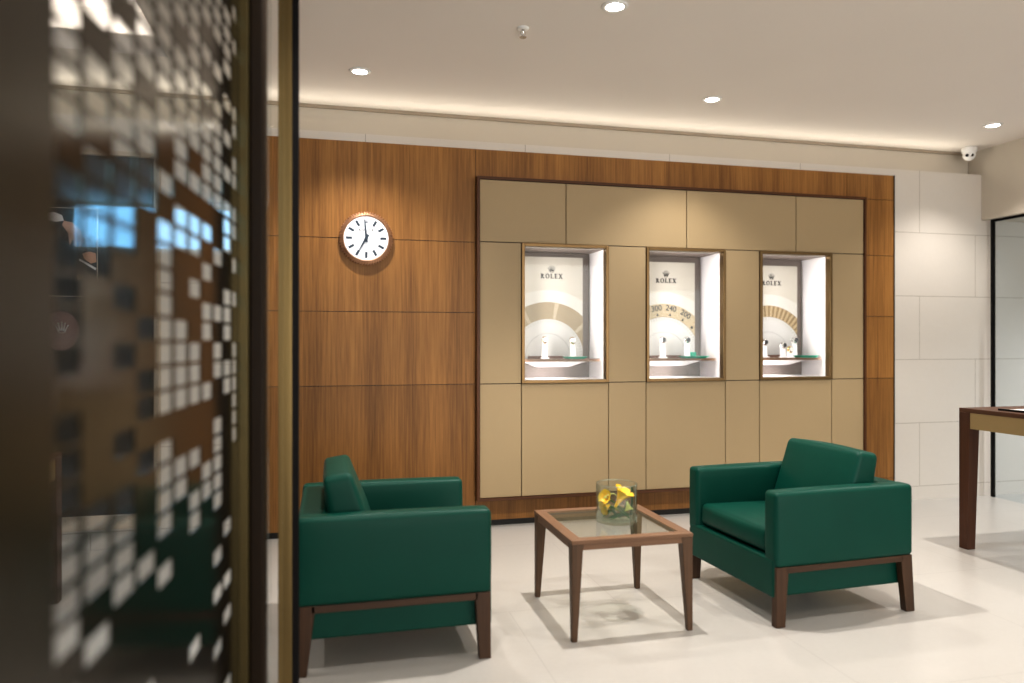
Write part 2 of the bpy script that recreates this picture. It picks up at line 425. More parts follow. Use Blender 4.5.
# ------------------------------------------------------------------ three lit display cases
def poster_mat(name, cx, cz, ro, ri, style):
    m = mat(name, (.8, .76, .68), .5); t = NT(m)
    c = t.new('ShaderNodeTexCoord'); s = t.new('ShaderNodeSeparateXYZ'); t.t.links.new(c.outputs['Object'], s.inputs[0])
    dx = t.math('SUBTRACT', s.outputs[0], cx); dz = t.math('SUBTRACT', s.outputs[2], cz)
    r = t.math('SQRT', t.math('ADD', t.math('MULTIPLY', dx, dx), t.math('MULTIPLY', dz, dz)))
    ang = t.math('ARCTAN2', dx, dz)
    def band(a, b): return t.math('MULTIPLY', t.math('GREATER_THAN', r, a), t.math('LESS_THAN', r, b))
    base = t.mix(t.math('LESS_THAN', r, ro * 1.22), (.56, .525, .46), (.62, .60, .555))
    ringc = (.50, .39, .235)
    if style == 'flute':
        st = t.math('GREATER_THAN', t.math('SINE', t.math('MULTIPLY', ang, 60)), 0)
        ring = t.mix(st, (.44, .335, .19), (.26, .18, .09))
    elif style == 'mark':
        st = t.math('GREATER_THAN', t.math('SINE', t.math('MULTIPLY', ang, 9)), .93)
        ring = t.mix(st, (.33, .26, .165), (.46, .39, .28))
    else:
        ring = t.mix(.5, (.46, .37, .23), (.50, .41, .27))
    col = t.mix(band(ri, ro), base, ring)
    col = t.mix(t.math('LESS_THAN', r, ri), col, (.58, .57, .555))
    col = t.mix(band(ri * .985, ri), col, (.34, .27, .17))
    col = t.mix(band(ri * .60, ri * .615), col, (.40, .39, .38))
    col = t.mix(band(ri * .90, ri * .97), col, t.mix(t.math('GREATER_THAN', t.math('SINE', t.math('MULTIPLY', ang, 80)), .5), (.58, .57, .555), (.44, .43, .40)))
    t.col(col); return m

def make_case(i, x0, x1, place):
    root = thing('display_case', f'lit glazed wall display case in bronze frame, {place}', 'display case', ((x0 + x1) / 2, TF, r1), 'lit display cases in the tan wall')
    W = lambda n, b, m, **k: wpart(n, b, m, root, **k)
    fw, fp = .024, .014
    W('frame', boxes((x0, x0 + fw, TF - fp, TF + .05, r1, r2), (x1 - fw, x1, TF - fp, TF + .05, r1, r2), (x0 + fw, x1 - fw, TF - fp, TF + .05, r1, r1 + fw), (x0 + fw, x1 - fw, TF - fp, TF + .05, r2 - fw, r2)), M['bronze'], bevel=.003)
    a, b, c, d, yb = x0 + fw, x1 - fw, r1 + fw, r2 - fw, 5.755
    W('side_panel', box(a - .01, a, TF + .05, yb, c, d), M['niche_white']); W('side_panel', box(b, b + .01, TF + .05, yb, c, d), M['niche_white'])
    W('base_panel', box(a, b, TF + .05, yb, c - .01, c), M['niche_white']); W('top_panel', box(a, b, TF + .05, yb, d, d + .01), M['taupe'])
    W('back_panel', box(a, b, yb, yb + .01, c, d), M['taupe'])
    W('glass', box(a, b, TF + .012, TF + .016, c, d), M['glass'])
    W('light_strip', box(a + .02, b - .02, TF + .051, TF + .056, d - .003, d), M['niche_white'])
    sh = W('shelf', box(a + .01, b - .012, 5.47, yb - .002, 1.243, 1.262), M['table_wood_x'], bevel=.002)
    bm = hexa([(a + .18, 5.66, 1.195), (b - .20, 5.66, 1.195), (b - .20, yb - .003, 1.195), (a + .18, yb - .003, 1.195)], [(a + .04, 5.56, 1.245), (b - .08, 5.56, 1.245), (b - .08, yb - .003, 1.245), (a + .04, yb - .003, 1.245)])
    W('shelf_bracket', bm, M['niche_white'], under=sh)
    return root
cases = [(PX[1], PX[2], 'leftmost, nearest the clock'), (PX[3], PX[4], 'middle of three, poster with numbered ring'), (PX[5], PX[6], 'rightmost, nearest the pale stone')]
YP = 5.70
Lc = ((.2402, .9707))
def at_px(px, Y):            # world X of a column of the reference at plane Y
    u = (px - 512) / 735; return Y * (.2402 + u * .9707) / (.9707 - u * .2402)
def z_px(px, py, Y):
    u = (px - 512) / 735; t = Y / (.9707 - u * .2402); return 1.4 + t * (341.5 - py) / 735
poster_desc = ['cream watch poster with plain tan ring in the leftmost case', 'cream watch poster with numbers on its ring in the middle case', 'cream watch poster with fluted tan ring in the rightmost case']
logo_px = [(551.6, 278.5), (666, 282), (771.5, 283.5)]
ring_px = [(548, 302, 318.5), (664, 303.7, 316.5), (768, 305.5, 316.5)]
edge_px = [582.7, 694.8, 797.2]
styles = ['mark', 'plain', 'flute']
tops = [258, 263, 266.5]
for i, (x0, x1, pl) in enumerate(cases):
    make_case(i, x0, x1, pl)
    xr = at_px(edge_px[i], YP); lx = at_px(logo_px[i][0], YP); lz = z_px(*logo_px[i], YP) - (0., .008, .016)[i]
    xl = max(x0 + .03, 2 * lx - xr); zt = z_px(edge_px[i], tops[i], YP)
    rp = ring_px[i]; cx = at_px(rp[0], YP); ro_z = z_px(rp[0], rp[1], YP); ri_z = z_px(rp[0], rp[2], YP)
    RO = .44; cz = ro_z - RO; RI = ri_z - cz
    root = thing('watch_poster', poster_desc[i], 'poster', (lx, YP, 1.2622), 'cream posters in the display cases')
    pm = poster_mat('poster_print_%d' % i, cx - lx, cz - 1.2622, RO, RI, styles[i])
    bd_ = wpart('board', box(xl, xr, YP, YP + .012, 1.2622, zt), pm, root)
    w = wordmark(.0385); w.transform(Matrix.Translation((lx, YP - .0003, lz))); wpart('lettering', w, M['ink'], root, under=bd_)
    c = crown(.056); c.transform(Matrix.Translation((lx, YP - .0003, lz + .048))); wpart('crown_emblem', c, M['ink'], root, under=bd_)
    if i == 1:
        rm = (RO + RI) / 2 + .017
        for txt, px in (('300', 656.5), ('240', 671), ('200', 685.5)):
            X = at_px(px, YP); a = math.asin((X - cx) / rm)
            d = digits(txt, .066); d.transform(Matrix.Translation((cx + rm * math.sin(a), YP - .001, cz + rm * math.cos(a))) @ Matrix.Rotation(a, 4, 'Y')); wpart('numeral', d, M['ink'], root, under=bd_)
            b = bmesh.new(); flat(b, [(-.013, -.011), (.013, -.011), (0, .013)]); q = RI + .02
            b.transform(Matrix.Translation((cx + q * math.sin(a), YP - .0003, cz + q * math.cos(a))) @ Matrix.Rotation(a, 4, 'Y')); wpart('marker', b, M['ink'], root, under=bd_)
        b = bmesh.new(); a = math.asin((at_px(691.8, YP) - cx) / (RI + .02)); disc2(b, cx + (RI + .02) * math.sin(a), cz + (RI + .02) * math.cos(a), .012); b.transform(Matrix.Translation((0, YP - .0003, 0))); wpart('marker', b, M['ink'], root, under=bd_)

# watches on stands, trays
ZS = 1.2622
def make_stand():
    r = thing('watch_stand', 'x', 'watch stand')
    obj('base', box(-.03, .03, -.025, .025, 0, .008), M['niche_white'], r, bevel=.002)
    obj('column', hexa([(-.024, -.006, .008), (.024, -.006, .008), (.024, .014, .008), (-.024, .014, .008)], [(-.018, .004, .085), (.018, .004, .085), (.018, .02, .085), (-.018, .02, .085)]), M['niche_white'], r, bevel=.002)
    return r
def make_watch(strap, face):
    r = thing('wrist_watch', 'x', 'watch')
    b = lathe([(.021, -.011), (.024, -.011), (.024, .011), (.021, .011)], 28, 'Z', True)
    b.transform(Matrix.Translation((0, 0, 0)) @ Matrix.Rotation(R_(90), 4, 'Y') @ Matrix.Diagonal((1.25, 1, 1, 1)))
    obj('strap', b, M[strap], r, smooth=True)
    b = lathe([(0, .000), (.021, .000), (.021, .006), (.018, .009), (.018, .006), (0, .006)], 28, 'Y'); b.transform(Matrix.Translation((0, -.022, .004)))
    cs_ = obj('case', b, M['steel'], r)
    b = lathe([(0, .0065), (.0178, .0065), (.0178, .0055)], 24, 'Y'); b.transform(Matrix.Translation((0, -.022, .004)))
    obj('dial', b, M[face], cs_)
    return r
st0 = make_stand(); used = [False]
w_dark = make_watch('steel', 'dial_dark'); w_white = make_watch('steel_gold', 'niche_white')
watch_used = {0: False, 1: False}
spots = [(544.9, 5.60, .13, 1, 'left', 'leftmost', 0), (573, 5.60, .125, 1, 'right', 'leftmost', 0),
         (663, 5.60, .13, 0, 'left', 'middle', 0), (687.5, 5.60, .13, 0, 'right', 'middle', 0),
         (765, 5.60, .11, 0, 'far left', 'rightmost', 0), (783.5, 5.60, .085, 0, 'second from left', 'rightmost', 0), (790.5, 5.53, .05, 1, 'front', 'rightmost', .06), (795, 5.61, .13, 0, 'far right', 'rightmost', 0)]
for (px, Y, h, k, pos, case, zz) in spots:
    X = at_px(px, Y); z = ZS
    lab = f'small white watch stand, {pos} one on the shelf of the {case} case'
    if not used[0]: s = st0; s.location = (X, Y, z); s['label'] = lab; s['group'] = 'watch stands in the cases'; used[0] = True
    else: s = dup(st0, (X, Y, z), 0, lab, 'watch stands in the cases')
    s.scale = (1, 1, h / .085)
    lab = ('gold' if k else 'steel') + f' wrist watch on the {pos} stand in the {case} case'
    src = w_white if k else w_dark
    loc = (X, Y + .010, z + h + .018)
    if not watch_used[k]: src.location = loc; src['label'] = lab; src['group'] = 'watches in the cases'; watch_used[k] = True
    else: dup(src, loc, 0, lab, 'watches in the cases')
for i, (pa, pb) in enumerate(((564, 586), (680.5, 706.5), (795.5, 815.5))):
    Y = 5.53; xa, xb = at_px(pa, Y), at_px(pb, Y); nm = ('leftmost', 'middle', 'rightmost')[i]
    r = thing('presentation_tray', f'small green tray at right end of shelf in {nm} case', 'tray', ((xa + xb) / 2, Y, ZS), 'green trays in the cases')
    hx = min((xb - xa) / 2, cases[i][1] - .03 - .016 - (xa + xb) / 2)
    obj('tray', hexa([(-hx * .7, -.04, 0), (hx * .7, -.04, 0), (hx * .7, .04, 0), (-hx * .7, .04, 0)], [(-hx, -.05, .018), (hx, -.05, .018), (hx, .05, .018), (-hx, .05, .018)]), M['green_tray'], r)
    if i == 1:
        tag(obj('green_box', xf(box(-.018, .018, -.018, .018, 0, .032), (at_px(693.3, 5.54), 5.54, ZS + .0182)), M['green_tray'], bevel=.002), 'tiny green box on the green tray in the middle case', 'box')
for i, (pa, pb) in enumerate(((528, 563), (650, 681), (768, 780))):
    Y = 5.67; xa, xb = max(at_px(pa, Y), cases[i][0] + .045), at_px(pb, Y); nm = ('leftmost', 'middle', 'rightmost')[i]
    tag(obj('leather_mat', box(xa, xb, Y - .012, Y + .012, ZS, ZS + .022), M['brown_tray'], bevel=.003), f'low brown leather block along the back of shelf in {nm} case', 'display block', 'brown blocks in the cases')

# ------------------------------------------------------------------ clock
ck = thing('wall_clock', 'round white wall clock with fluted rose gold rim on wood wall', 'clock', (.253, WF, 2.145))
RC = .190
obj('body', lathe([(0, 0), (.172, 0), (.180, .03), (0, .03)], 64, 'Y'), M['rose'], ck, smooth=False)
obj('bezel', lathe([(.172, .012), (RC - .006, .020), (RC - .006, .034), (.164, .052), (.158, .046), (.160, .03)], 240, 'Y', True, mod=lambda k, r: 1 + (.05 if (k // 2) % 2 and r > .17 else 0)), M['rose'], ck)
dial_ = obj('dial', lathe([(0, .030), (.160, .030), (.160, .044), (0, .044)], 64, 'Y'), M['dial'], ck)
for k in range(12):
    b = bmesh.new()
    if k == 0: b.free(); b = crown(.030); b.transform(Matrix.Translation((0, 0, .105)))
    else: quad(b, -.0085, .0085, .100, .143)
    b.transform(Matrix.Translation((0, -.0444, 0)) @ Matrix.Rotation(R_(30 * k), 4, 'Y')); obj('crown_emblem' if k == 0 else 'hour_mark', b, M['navy'], dial_)
b = wordmark(.0155, .6); b.transform(Matrix.Translation((0, -.0444, .052))); obj('lettering', b, M['ink'], dial_)
def hand(L, w0, w1, ang, y, name):
    b = bmesh.new(); flat(b, [(-w0, -.03), (w0, -.03), (w0 * 1.1, 0), (w1, L), (-w1, L), (-w0 * 1.1, 0)], th=.002)
    b.transform(Matrix.Translation((0, y, 0)) @ Matrix.Rotation(R_(ang), 4, 'Y')); obj(name, b, M['navy'], ck)
hand(.098, .008, .004, 209.5, -.048, 'hour_hand'); hand(.135, .0075, .004, -5, -.052, 'minute_hand')
b = lathe([(0, .044), (.012, .044), (.012, .057), (0, .057)], 20, 'Y'); obj('hub', b, M['navy'], ck)

# ------------------------------------------------------------------ armchairs (local: back at x=0, front at +x)
def make_chair():
    r = thing('armchair', 'x', 'armchair')
    L, W, A = .83, .835, .105
    z0, z1 = .292, .660
    for s in (0, 1):
        y0 = 0 if s == 0 else W - A
        bmx = cushion(L / 2, A / 2, (z1 - z0) / 2, .022, (.004, .006, .006)); xf(bmx, (L / 2, y0 + A / 2, (z0 + z1) / 2)); obj('arm', bmx, M['leather'], r, smooth=True)
    bmx = cushion(.0625, (W - 2 * A) / 2 + .02, (z1 - z0 + .1) / 2, .02, (.003, 0, .004)); xf(bmx, (.066, W / 2, (z0 + z1 - .1) / 2 - .003)); obj('back', bmx, M['leather'], r, smooth=True)
    obj('seat_base', box(.025, L - .052, .050, W - .050, .135, .315), M['leather'], r, bevel=.012, seg=3)
    obj('front_panel', box(L - .05, L + .004, .018, W - .018, .14, .33), M['leather'], r, bevel=.014, seg=3)
    bmx = cushion((L - .13 - .02) / 2, (W - 2 * A - .008) / 2, .062, .03, (.012, 0, .016)); xf(bmx, (.13 + (L - .13 - .02) / 2 + .004, W / 2, .392), (0, R_(-1.5), 0)); obj('seat_cushion', bmx, M['leather'], r, smooth=True)
    bmx = cushion(.098, (W - 2 * A - .03) / 2, .197, .03, (.020, .004, .012))
    for v in bmx.verts: v.co.x = -.098 + (v.co.x + .098) * (1 - .36 * (v.co.z / .197 + 1) / 2)
    xf(bmx, (.232, W / 2, .624), (0, R_(-9), 0)); obj('back_cushion', bmx, M['leather'], r, smooth=True)
    for y in (.004, W - .044):
        obj('rail', box(.06, L - .06, y, y + .04, .262, .294), M['chair_rail'], r, bevel=.003)
        for (xa, xb, fa, fb) in ((.006, .078, -.012, .042), (L - .074, L - .004, L - .054, L - .002)):
            obj('leg', hexa([(fa, y, 0), (fb, y, 0), (fb, y + .04, 0), (fa, y + .04, 0)], [(xa, y, .2945), (xb, y, .2945), (xb, y + .04, .2945), (xa, y + .04, .2945)]), M['chair_wood'], r, bevel=.003)
    return r
ch = make_chair()
ch.location = (-.137, 3.172, 0); ch['label'] = 'dark green leather armchair beside the brass post, facing right'; ch['group'] = 'green leather armchairs'
dup(ch, (2.938 - .835 * math.sin(R_(2.6)), 3.200 + .835 * math.cos(R_(2.6)), 0), math.pi + R_(2.6), 'dark green leather armchair right of the glass table, facing left', 'green leather armchairs')

# ------------------------------------------------------------------ coffee table
TX0, TX1, TY0, TY1, TZ = 1.089, 1.708, 3.244, 3.898, .472
tb = thing('coffee_table', 'square walnut coffee table with inset glass top', 'coffee table', (TX0, TY0, 0))
w, h = TX1 - TX0, TY1 - TY0; bw, th = .056, .05
def rail(p, q, inn, out, m):   # mitred top rail
    pass
def mit(pts_out, pts_in, m):
    a, b = pts_out; c, d = pts_in
    obj('top_rail', hexa([(*a, TZ - .018), (*b, TZ - .018), (*d, TZ - .018), (*c, TZ - .018)], [(*a, TZ), (*b, TZ), (*d, TZ), (*c, TZ)]), m, tb, bevel=.002)
mit(((0, 0), (w, 0)), ((bw, bw), (w - bw, bw)), M['table_wood_x'])
mit(((w, h), (0, h)), ((w - bw, h - bw), (bw, h - bw)), M['table_wood_x'])
mit(((0, h), (0, 0)), ((bw, h - bw), (bw, bw)), M['table_wood_y'])
mit(((w, 0), (w, h)), ((w - bw, bw), (w - bw, h - bw)), M['table_wood_y'])
for (x0, x1, y0, y1, m) in ((.05, w - .05, .004, .022, 'table_wood_x'), (.05, w - .05, h - .022, h - .004, 'table_wood_x'), (.004, .022, .05, h - .05, 'table_wood_y'), (w - .022, w - .004, .05, h - .05, 'table_wood_y')):
    obj('apron', hexa([(x0, y0, TZ - .046), (x1, y0, TZ - .046), (x1, y1, TZ - .046), (x0, y1, TZ - .046)], [(x0, y0, TZ - .018), (x1, y0, TZ - .018), (x1, y1, TZ - .018), (x0, y1, TZ - .018)]), M[m], tb, bevel=.001)
for (cx, sx) in ((.002, 1), (w - .002, -1)):
    for (cy, sy) in ((.002, 1), (h - .002, -1)):
        a, b, f = .058, .058, .027
        P = lambda s, z: [(cx, cy, z), (cx + sx * s, cy, z), (cx + sx * s, cy + sy * s, z), (cx, cy + sy * s, z)]
        bm = bmesh.new(); rings = []
        for s, z in ((f, 0), (.054, TZ - .05), (.062, TZ - .018)):
            rings.append([bm.verts.new(p) for p in P(s, z)])
        bm.faces.new(rings[0]); bm.faces.new(rings[-1])
        for A, B in zip(rings, rings[1:]):
            for k in range(4): bm.faces.new((A[k], A[(k + 1) % 4], B[(k + 1) % 4], B[k]))
        obj('leg', bm, M['table_wood'], tb, bevel=.003)
obj('glass_top', box(bw - .001, w - bw + .001, bw - .001, h - bw + .001, TZ - .011, TZ - .002), M['table_glass'], tb)
obj('glass_edge', boxes((bw, bw + .004, bw, h - bw, TZ - .016, TZ - .011), (w - bw - .004, w - bw, bw, h - bw, TZ - .016, TZ - .011), (bw, w - bw, bw, bw + .004, TZ - .016, TZ - .011), (bw, w - bw, h - bw - .004, h - bw, TZ - .016, TZ - .011)), M['dim_glass_edge'], tb)

# vase, water and flowers
VX, VY, VZ = 1.440, 3.565, TZ - .002
VR, VH = .106, .197
va = thing('glass_vase', 'clear glass cylinder vase with yellow flowers on the coffee table', 'vase', (VX, VY, VZ))
obj('vase_body', lathe([(0, 0), (VR - .004, 0), (VR, .004), (VR, VH - .001), (VR - .002, VH), (VR - .005, VH - .001), (VR - .005, .014), (0, .012)], 64), M['vase_glass'], va, smooth=True)
obj('rim', lathe([(VR + .0004, VH - .004), (VR + .0004, VH + .001), (VR - .0054, VH + .001), (VR - .0054, VH - .004)], 64, 'Z', True), M['rim_glass'], va, smooth=True)
tag(obj('water', lathe([(0, .0145), (VR - .006, .0145), (VR - .006, .078), (0, .078)], 48), M['water'], loc=(VX, VY, VZ)), 'clear water filling the lower part of the glass vase', 'water')
CR = Vector((.9707, -.2402, 0)); CF = Vector((.2402, .9707, 0)); UP = Vector((0, 0, 1))
def vp(r, f, u): return CR * r + CF * f + UP * u
def bloom(base, d, L, rad, spread=.22, n=6, twist=0, m='yellow'):
    """a trumpet of pointed petals from base along d"""
    d = d.normalized(); u = d.cross(UP).normalized(); w_ = d.cross(u); bm = bmesh.new()
    for k in range(n):
        a0 = 2 * math.pi * k / n + twist; grid = []
        for i in range(9):
            t = i / 8; rr = .006 + rad * (t ** 1.6) * (.5 + .5 * t) + (rad * spread * max(0, t - .75) * 2)
            hw = math.sin(min(1, t * 1.02) ** .8 * math.pi * .76 + .14) * (math.pi / n) * 1.45
            row = []
            for j in range(5):
                aa = a0 + (j - 2) / 2 * hw; q = rr * (1 + .05 * abs(j - 2))
                row.append(bm.verts.new(base + d * (L * t - .10 * L * max(0, t - .7) * 2) + (u * math.cos(aa) + w_ * math.sin(aa)) * q))
            grid.append(row)
        for i in range(8):
            for j in range(4): bm.faces.new((grid[i][j], grid[i][j + 1], grid[i + 1][j + 1], grid[i + 1][j]))
    return bm
def curve_pts(a, b, c, n=10): return [a * (1 - t) ** 2 + b * 2 * t * (1 - t) + c * t * t for t in [i / n for i in range(n + 1)]]
def flower(label, base, d, L, rad, foot, ctrl, leaf=None, pale=False):
    r = thing('yellow_flower', label, 'flower', (VX, VY, VZ), 'yellow flowers in the vase')
    obj('bloom', bloom(base, d, L, rad), M['yellow'], r, smooth=True, sub=1)
    dd = d.normalized()
    obj('pistil', tube([base, base + dd * L * .75], [.003, .004]), M['pale_petal'], r)
    obj('stem', tube(curve_pts(foot, ctrl, base + dd * .004), .0042), M['stem'], r, smooth=True)
    if leaf:
        bm = bmesh.new(); pts = curve_pts(*leaf, n=8); L_ = []
        for i, p in enumerate(pts):
            s = math.sin(math.pi * (i + .4) / 9) * .009; L_.append((bm.verts.new(p - CF * s * .5 - UP * s), bm.verts.new(p + CF * s * .5 + UP * s)))
        for A, B in zip(L_, L_[1:]): bm.faces.new((A[0], A[1], B[1], B[0]))
        obj('leaf', bm, M['stem_dark'], r, smooth=True)
    return r
flower('large yellow trumpet flower leaning right in the glass vase', vp(-.014, -.02, .070), vp(.052, -.02, .100), .120, .042, vp(-.070, .01, .022), vp(-.045, -.02, .045), (vp(-.06, .03, .03), vp(.0, .03, .085), vp(.055, .03, .05)))
flower('yellow flower pressed against the left side of the glass vase, upper one', vp(-.035, .0, .112), vp(-.036, -.03, .022), .050, .030, vp(.06, .02, .025), vp(.01, .01, .085), (vp(.02, -.04, .02), vp(-.03, -.03, .06), vp(-.055, -.02, .10)))
flower('yellow flower low at the left side of the glass vase', vp(-.038, -.025, .088), vp(-.040, -.02, -.012), .046, .028, vp(.065, -.03, .022), vp(.02, -.03, .06), (vp(-.05, -.02, .02), vp(.02, .0, .04), vp(.075, .02, .03)))
r = thing('pale_flower', 'small pale green bud under the large yellow flower in the vase', 'flower', (VX, VY, VZ))
obj('bloom', bloom(vp(.045, -.045, .115), vp(.012, -.01, -.05), .050, .016, .2, 5), M['pale_petal'], r, smooth=True, sub=1)
obj('stem', tube(curve_pts(vp(-.04, -.05, .02), vp(.03, -.06, .04), vp(.045, -.045, .115)), .0035), M['stem'], r, smooth=True)
for i, (a, b, c, lab) in enumerate(((vp(-.075, -.035, .125), vp(.0, -.04, .185), vp(.012, .02, .09), 'thin pale twig arching across the top of the glass vase'), (vp(.078, .03, .025), vp(.088, .02, .10), vp(.083, .02, .175), 'green leaf blade standing along the right side of the glass vase'))):
    tag(obj('twig' if i == 0 else 'leaf_blade', tube(curve_pts(a, b, c), .0025 if i == 0 else .006), M['pale_petal'] if i == 0 else M['stem_dark'], smooth=True, loc=(VX, VY, VZ)), lab, 'twig' if i == 0 else 'leaf')

# ------------------------------------------------------------------ tall display counter on the right
def counter(name, label, x0, x1, y0, y1, H, wmat, mirror=False):
    r = thing(name, label, 'display table', (x0, y1, 0))
    lw = .085
    wpart('top', box(x0, x1, y0, y1, H - .028, H), M['counter_wood_y'], r, bevel=.002)
    wpart('apron', boxes((x0 + .004, x0 + .03, y0 + lw, y1 - lw, H - .135, H - .028), (x1 - .03, x1 - .004, y0 + lw, y1 - lw, H - .135, H - .028), (x0 + lw, x1 - lw, y1 - .03, y1 - .004, H - .135, H - .028), (x0 + lw, x1 - lw, y0 + .004, y0 + .03, H - .135, H - .028)), M['tan_dark'], r)
    for (cx, sx) in ((x0, 1), (x1, -1)):
        for (cy, sy) in ((y0, 1), (y1, -1)):
            q = lambda s, z: [(cx, cy, z), (cx + sx * s, cy, z), (cx + sx * s, cy + sy * s, z), (cx, cy + sy * s, z)]
            wpart('leg', hexa(q(.066, 0), q(lw, H - .028)), wmat, r, bevel=.002)
    return r
counter('display_counter', 'tall dark walnut display table with tan apron at right edge', 4.155, 5.15, 2.55, 4.125, .95, M['counter_wood'])
tag(obj('brochure', boxes((4.25, 4.46, 3.62, 3.89, .9505, .956)), M['paper'], bevel=.001), 'white brochure lying on the tall walnut display table', 'brochure')
tag(obj('pen_tray', boxes((4.235, 4.26, 3.60, 3.90, .9505, .962)), M['black'], bevel=.002), 'slim black tray lying on the tall walnut display table beside the brochure', 'tray')

# desk beyond the screen on the left
counter('side_desk', 'dark wooden desk beyond the perforated screen', -2.9, -1.41, 3.95, 4.45, .80, M['counter_wood'])

# ------------------------------------------------------------------ dark display on the far left wall
DX0, DX1, DZ0, DZ1 = -3.2, -1.157, .235, 2.645
dd_ = thing('wall_display', 'large dark wall display panel in a cream frame beyond the screen', 'display panel', (DX1, SF, DZ0))
wpart('panel', box(DX0, DX1, SF - .012, SF, DZ0, DZ1), M['display_dark'], dd_)
wpart('frame', boxes((DX1, DX1 + .035, SF - .05, SF, DZ0 - .09, DZ1 + .03), (DX0 - .035, DX0, SF - .05, SF, DZ0 - .09, DZ1 + .03), (DX0, DX1, SF - .05, SF, DZ0 - .09, DZ0), (DX0, DX1, SF - .05, SF, DZ1, DZ1 + .03)), M['trim_cream'], dd_, bevel=.002)
yq = SF - .012
pic = thing('hands_picture', 'dark framed picture of hands on the dark wall display', 'picture', (-1.508, yq, 1.698))
wpart('board', box(-1.95, -1.508, yq - .01, yq, 1.698, 2.287), M['poster_dark'], pic)
wpart('frame', boxes((-1.512, -1.508, yq - .012, yq - .0101, 1.698, 2.287), (-1.95, -1.512, yq - .012, yq - .0101, 2.283, 2.287), (-1.95, -1.512, yq - .012, yq - .0101, 1.698, 1.702)), M['trim_cream'], pic)
def blob(pts, m, name, y):
    b = bmesh.new(); flat(b, pts, y=y, th=.0005); wpart(name, b, M[m], pic)
blob([(-1.83, 2.24), (-1.77, 2.255), (-1.72, 2.235), (-1.71, 2.20), (-1.76, 2.19), (-1.82, 2.205)], 'cuff', 'printed_cuff', yq - .0102)
blob([(-1.71, 2.20), (-1.66, 2.19), (-1.61, 2.14), (-1.595, 2.07), (-1.615, 2.02), (-1.625, 2.08), (-1.64, 2.02), (-1.655, 2.08), (-1.675, 2.04), (-1.685, 2.12), (-1.72, 2.17)], 'skin', 'printed_hand', yq - .0108)
blob([(-1.60, 1.985), (-1.56, 2.00), (-1.52, 1.99), (-1.515, 1.93), (-1.55, 1.92), (-1.59, 1.95)], 'skin', 'printed_hand', yq - .0102)
blob([(-1.62, 1.94), (-1.615, 1.95), (-1.515, 1.89), (-1.52, 1.875)], 'cuff', 'printed_pen', yq - .0102)
blob([(-1.58, 1.76), (-1.545, 1.78), (-1.53, 1.73), (-1.56, 1.71), (-1.59, 1.72)], 'skin', 'printed_fingers', yq - .0102)
arcb = bmesh.new(); arc_ring(arcb, -1.615, 1.83, .018, .018, .006, .006); arcb.transform(Matrix.Translation((0, yq - .0102, 0))); wpart('printed_ring', arcb, M['gold_ink'], pic)
ep = thing('emblem_picture', 'mauve round print with silver crown emblem under the hands picture', 'picture', (-1.72, yq, 1.35))
b = bmesh.new(); disc2(b, -1.73, 1.47, .11, 28, .13); b.transform(Matrix.Translation((0, yq - .0002, 0))); wpart('print', b, M['mauve'], ep)
b = crown(.075); b.transform(Matrix.Translation((-1.725, yq - .0014, 1.455))); wpart('crown_emblem', b, M['steel'], ep)

# ------------------------------------------------------------------ perforated screen door and brass post, close to the camera
ANG = R_(4.3); O = Vector((-.449, .034, 0)); E_ = Vector((math.sin(ANG), math.cos(ANG), 0))
scr = thing('perforated_screen', 'dark bronze perforated screen door standing in the left foreground', 'screen door', O)
scr.rotation_euler = (0, 0, -ANG)     # local +y runs along the leaf
def scr_panel(t0, t1, zt):
    bm = bmesh.new(); cw, chh = .1185, .0500
    nx = round((t1 - t0) / cw); nz = int(zt / chh); vc = {}
    rnd = random.Random(21)
    ys = []; zs = []
    for i in range(nx): ys += [t0 + i * cw + .007, t0 + (i + 1) * cw - .007]
    for k in range(nz): zs += [k * chh + .004, (k + 1) * chh - .004]
    ys = [t0] + ys + [t1]; zs = [0] + zs + [zt]
    def v(i, k):
        if (i, k) not in vc: vc[(i, k)] = bm.verts.new((0, ys[i], zs[k]))
        return vc[(i, k)]
    prev = None
    open_ = {}
    for i in range(nx):
        for k in range(nz):
            z = k * chh
            p = .25 if z < .95 else (.40 if z < 1.72 else .60)
            near = i / nx
            if z < .95 and near < .35: p *= .35
            if z > 1.72 and near < .55: p = .8
            if i == 4 and 1.0 < z < 1.7: p = .7
            open_[(i, k)] = rnd.random() < p
            if i == 0 and (.93 < z < 1.26 or 1.37 < z < 1.62): open_[(i, k)] = True
            if i in (1, 2) and (.98 < z < 1.12 or (i == 1 and 1.46 < z < 1.58)): open_[(i, k)] = True
    for i in range(len(ys) - 1):
        for k in range(len(zs) - 1):
            ci = [(i - 1) // 2] if i % 2 else [-1]; ck_ = [(k - 1) // 2] if k % 2 else [-1]
            if all(open_.get((p_, q_), False) for p_ in ci for q_ in ck_): continue
            bm.faces.new((v(i, k), v(i + 1, k), v(i + 1, k + 1), v(i, k + 1)))
    # drop the thin web between two open neighbours one above the other
    return bm
T0, T1, ZT = 1.07, 2.36, 3.12
o = obj('perforated_panel', scr_panel(T0, T1, ZT), M['screen'], scr)
s = o.modifiers.new('solid', 'SOLIDIFY'); s.thickness = .004; s.offset = 0
obj('solid_panel', box(-.012, .012, .55, T0, .0, ZT), M['screen_solid'], scr)
obj('edge_band', box(-.010, .028, T1, T1 + .05, .0, ZT), M['olive'], scr, bevel=.003)
obj('stile', box(.028, .078, T1, T1 + .055, 0, ZT), M['stile'], scr, bevel=.012, seg=3)
post = thing('brass_post', 'slim floor-to-ceiling brass post with black edge beside the left armchair', 'post', (-.15, 2.93, 0))
wpart('brass_face', boxes((-.190, -.172, 2.90, 2.96, 0, CEIL - .001), (-.172, -.158, 2.905, 2.96, 0, CEIL - .001), (-.158, -.140, 2.90, 2.96, 0, CEIL - .001)), M['brass'], post)
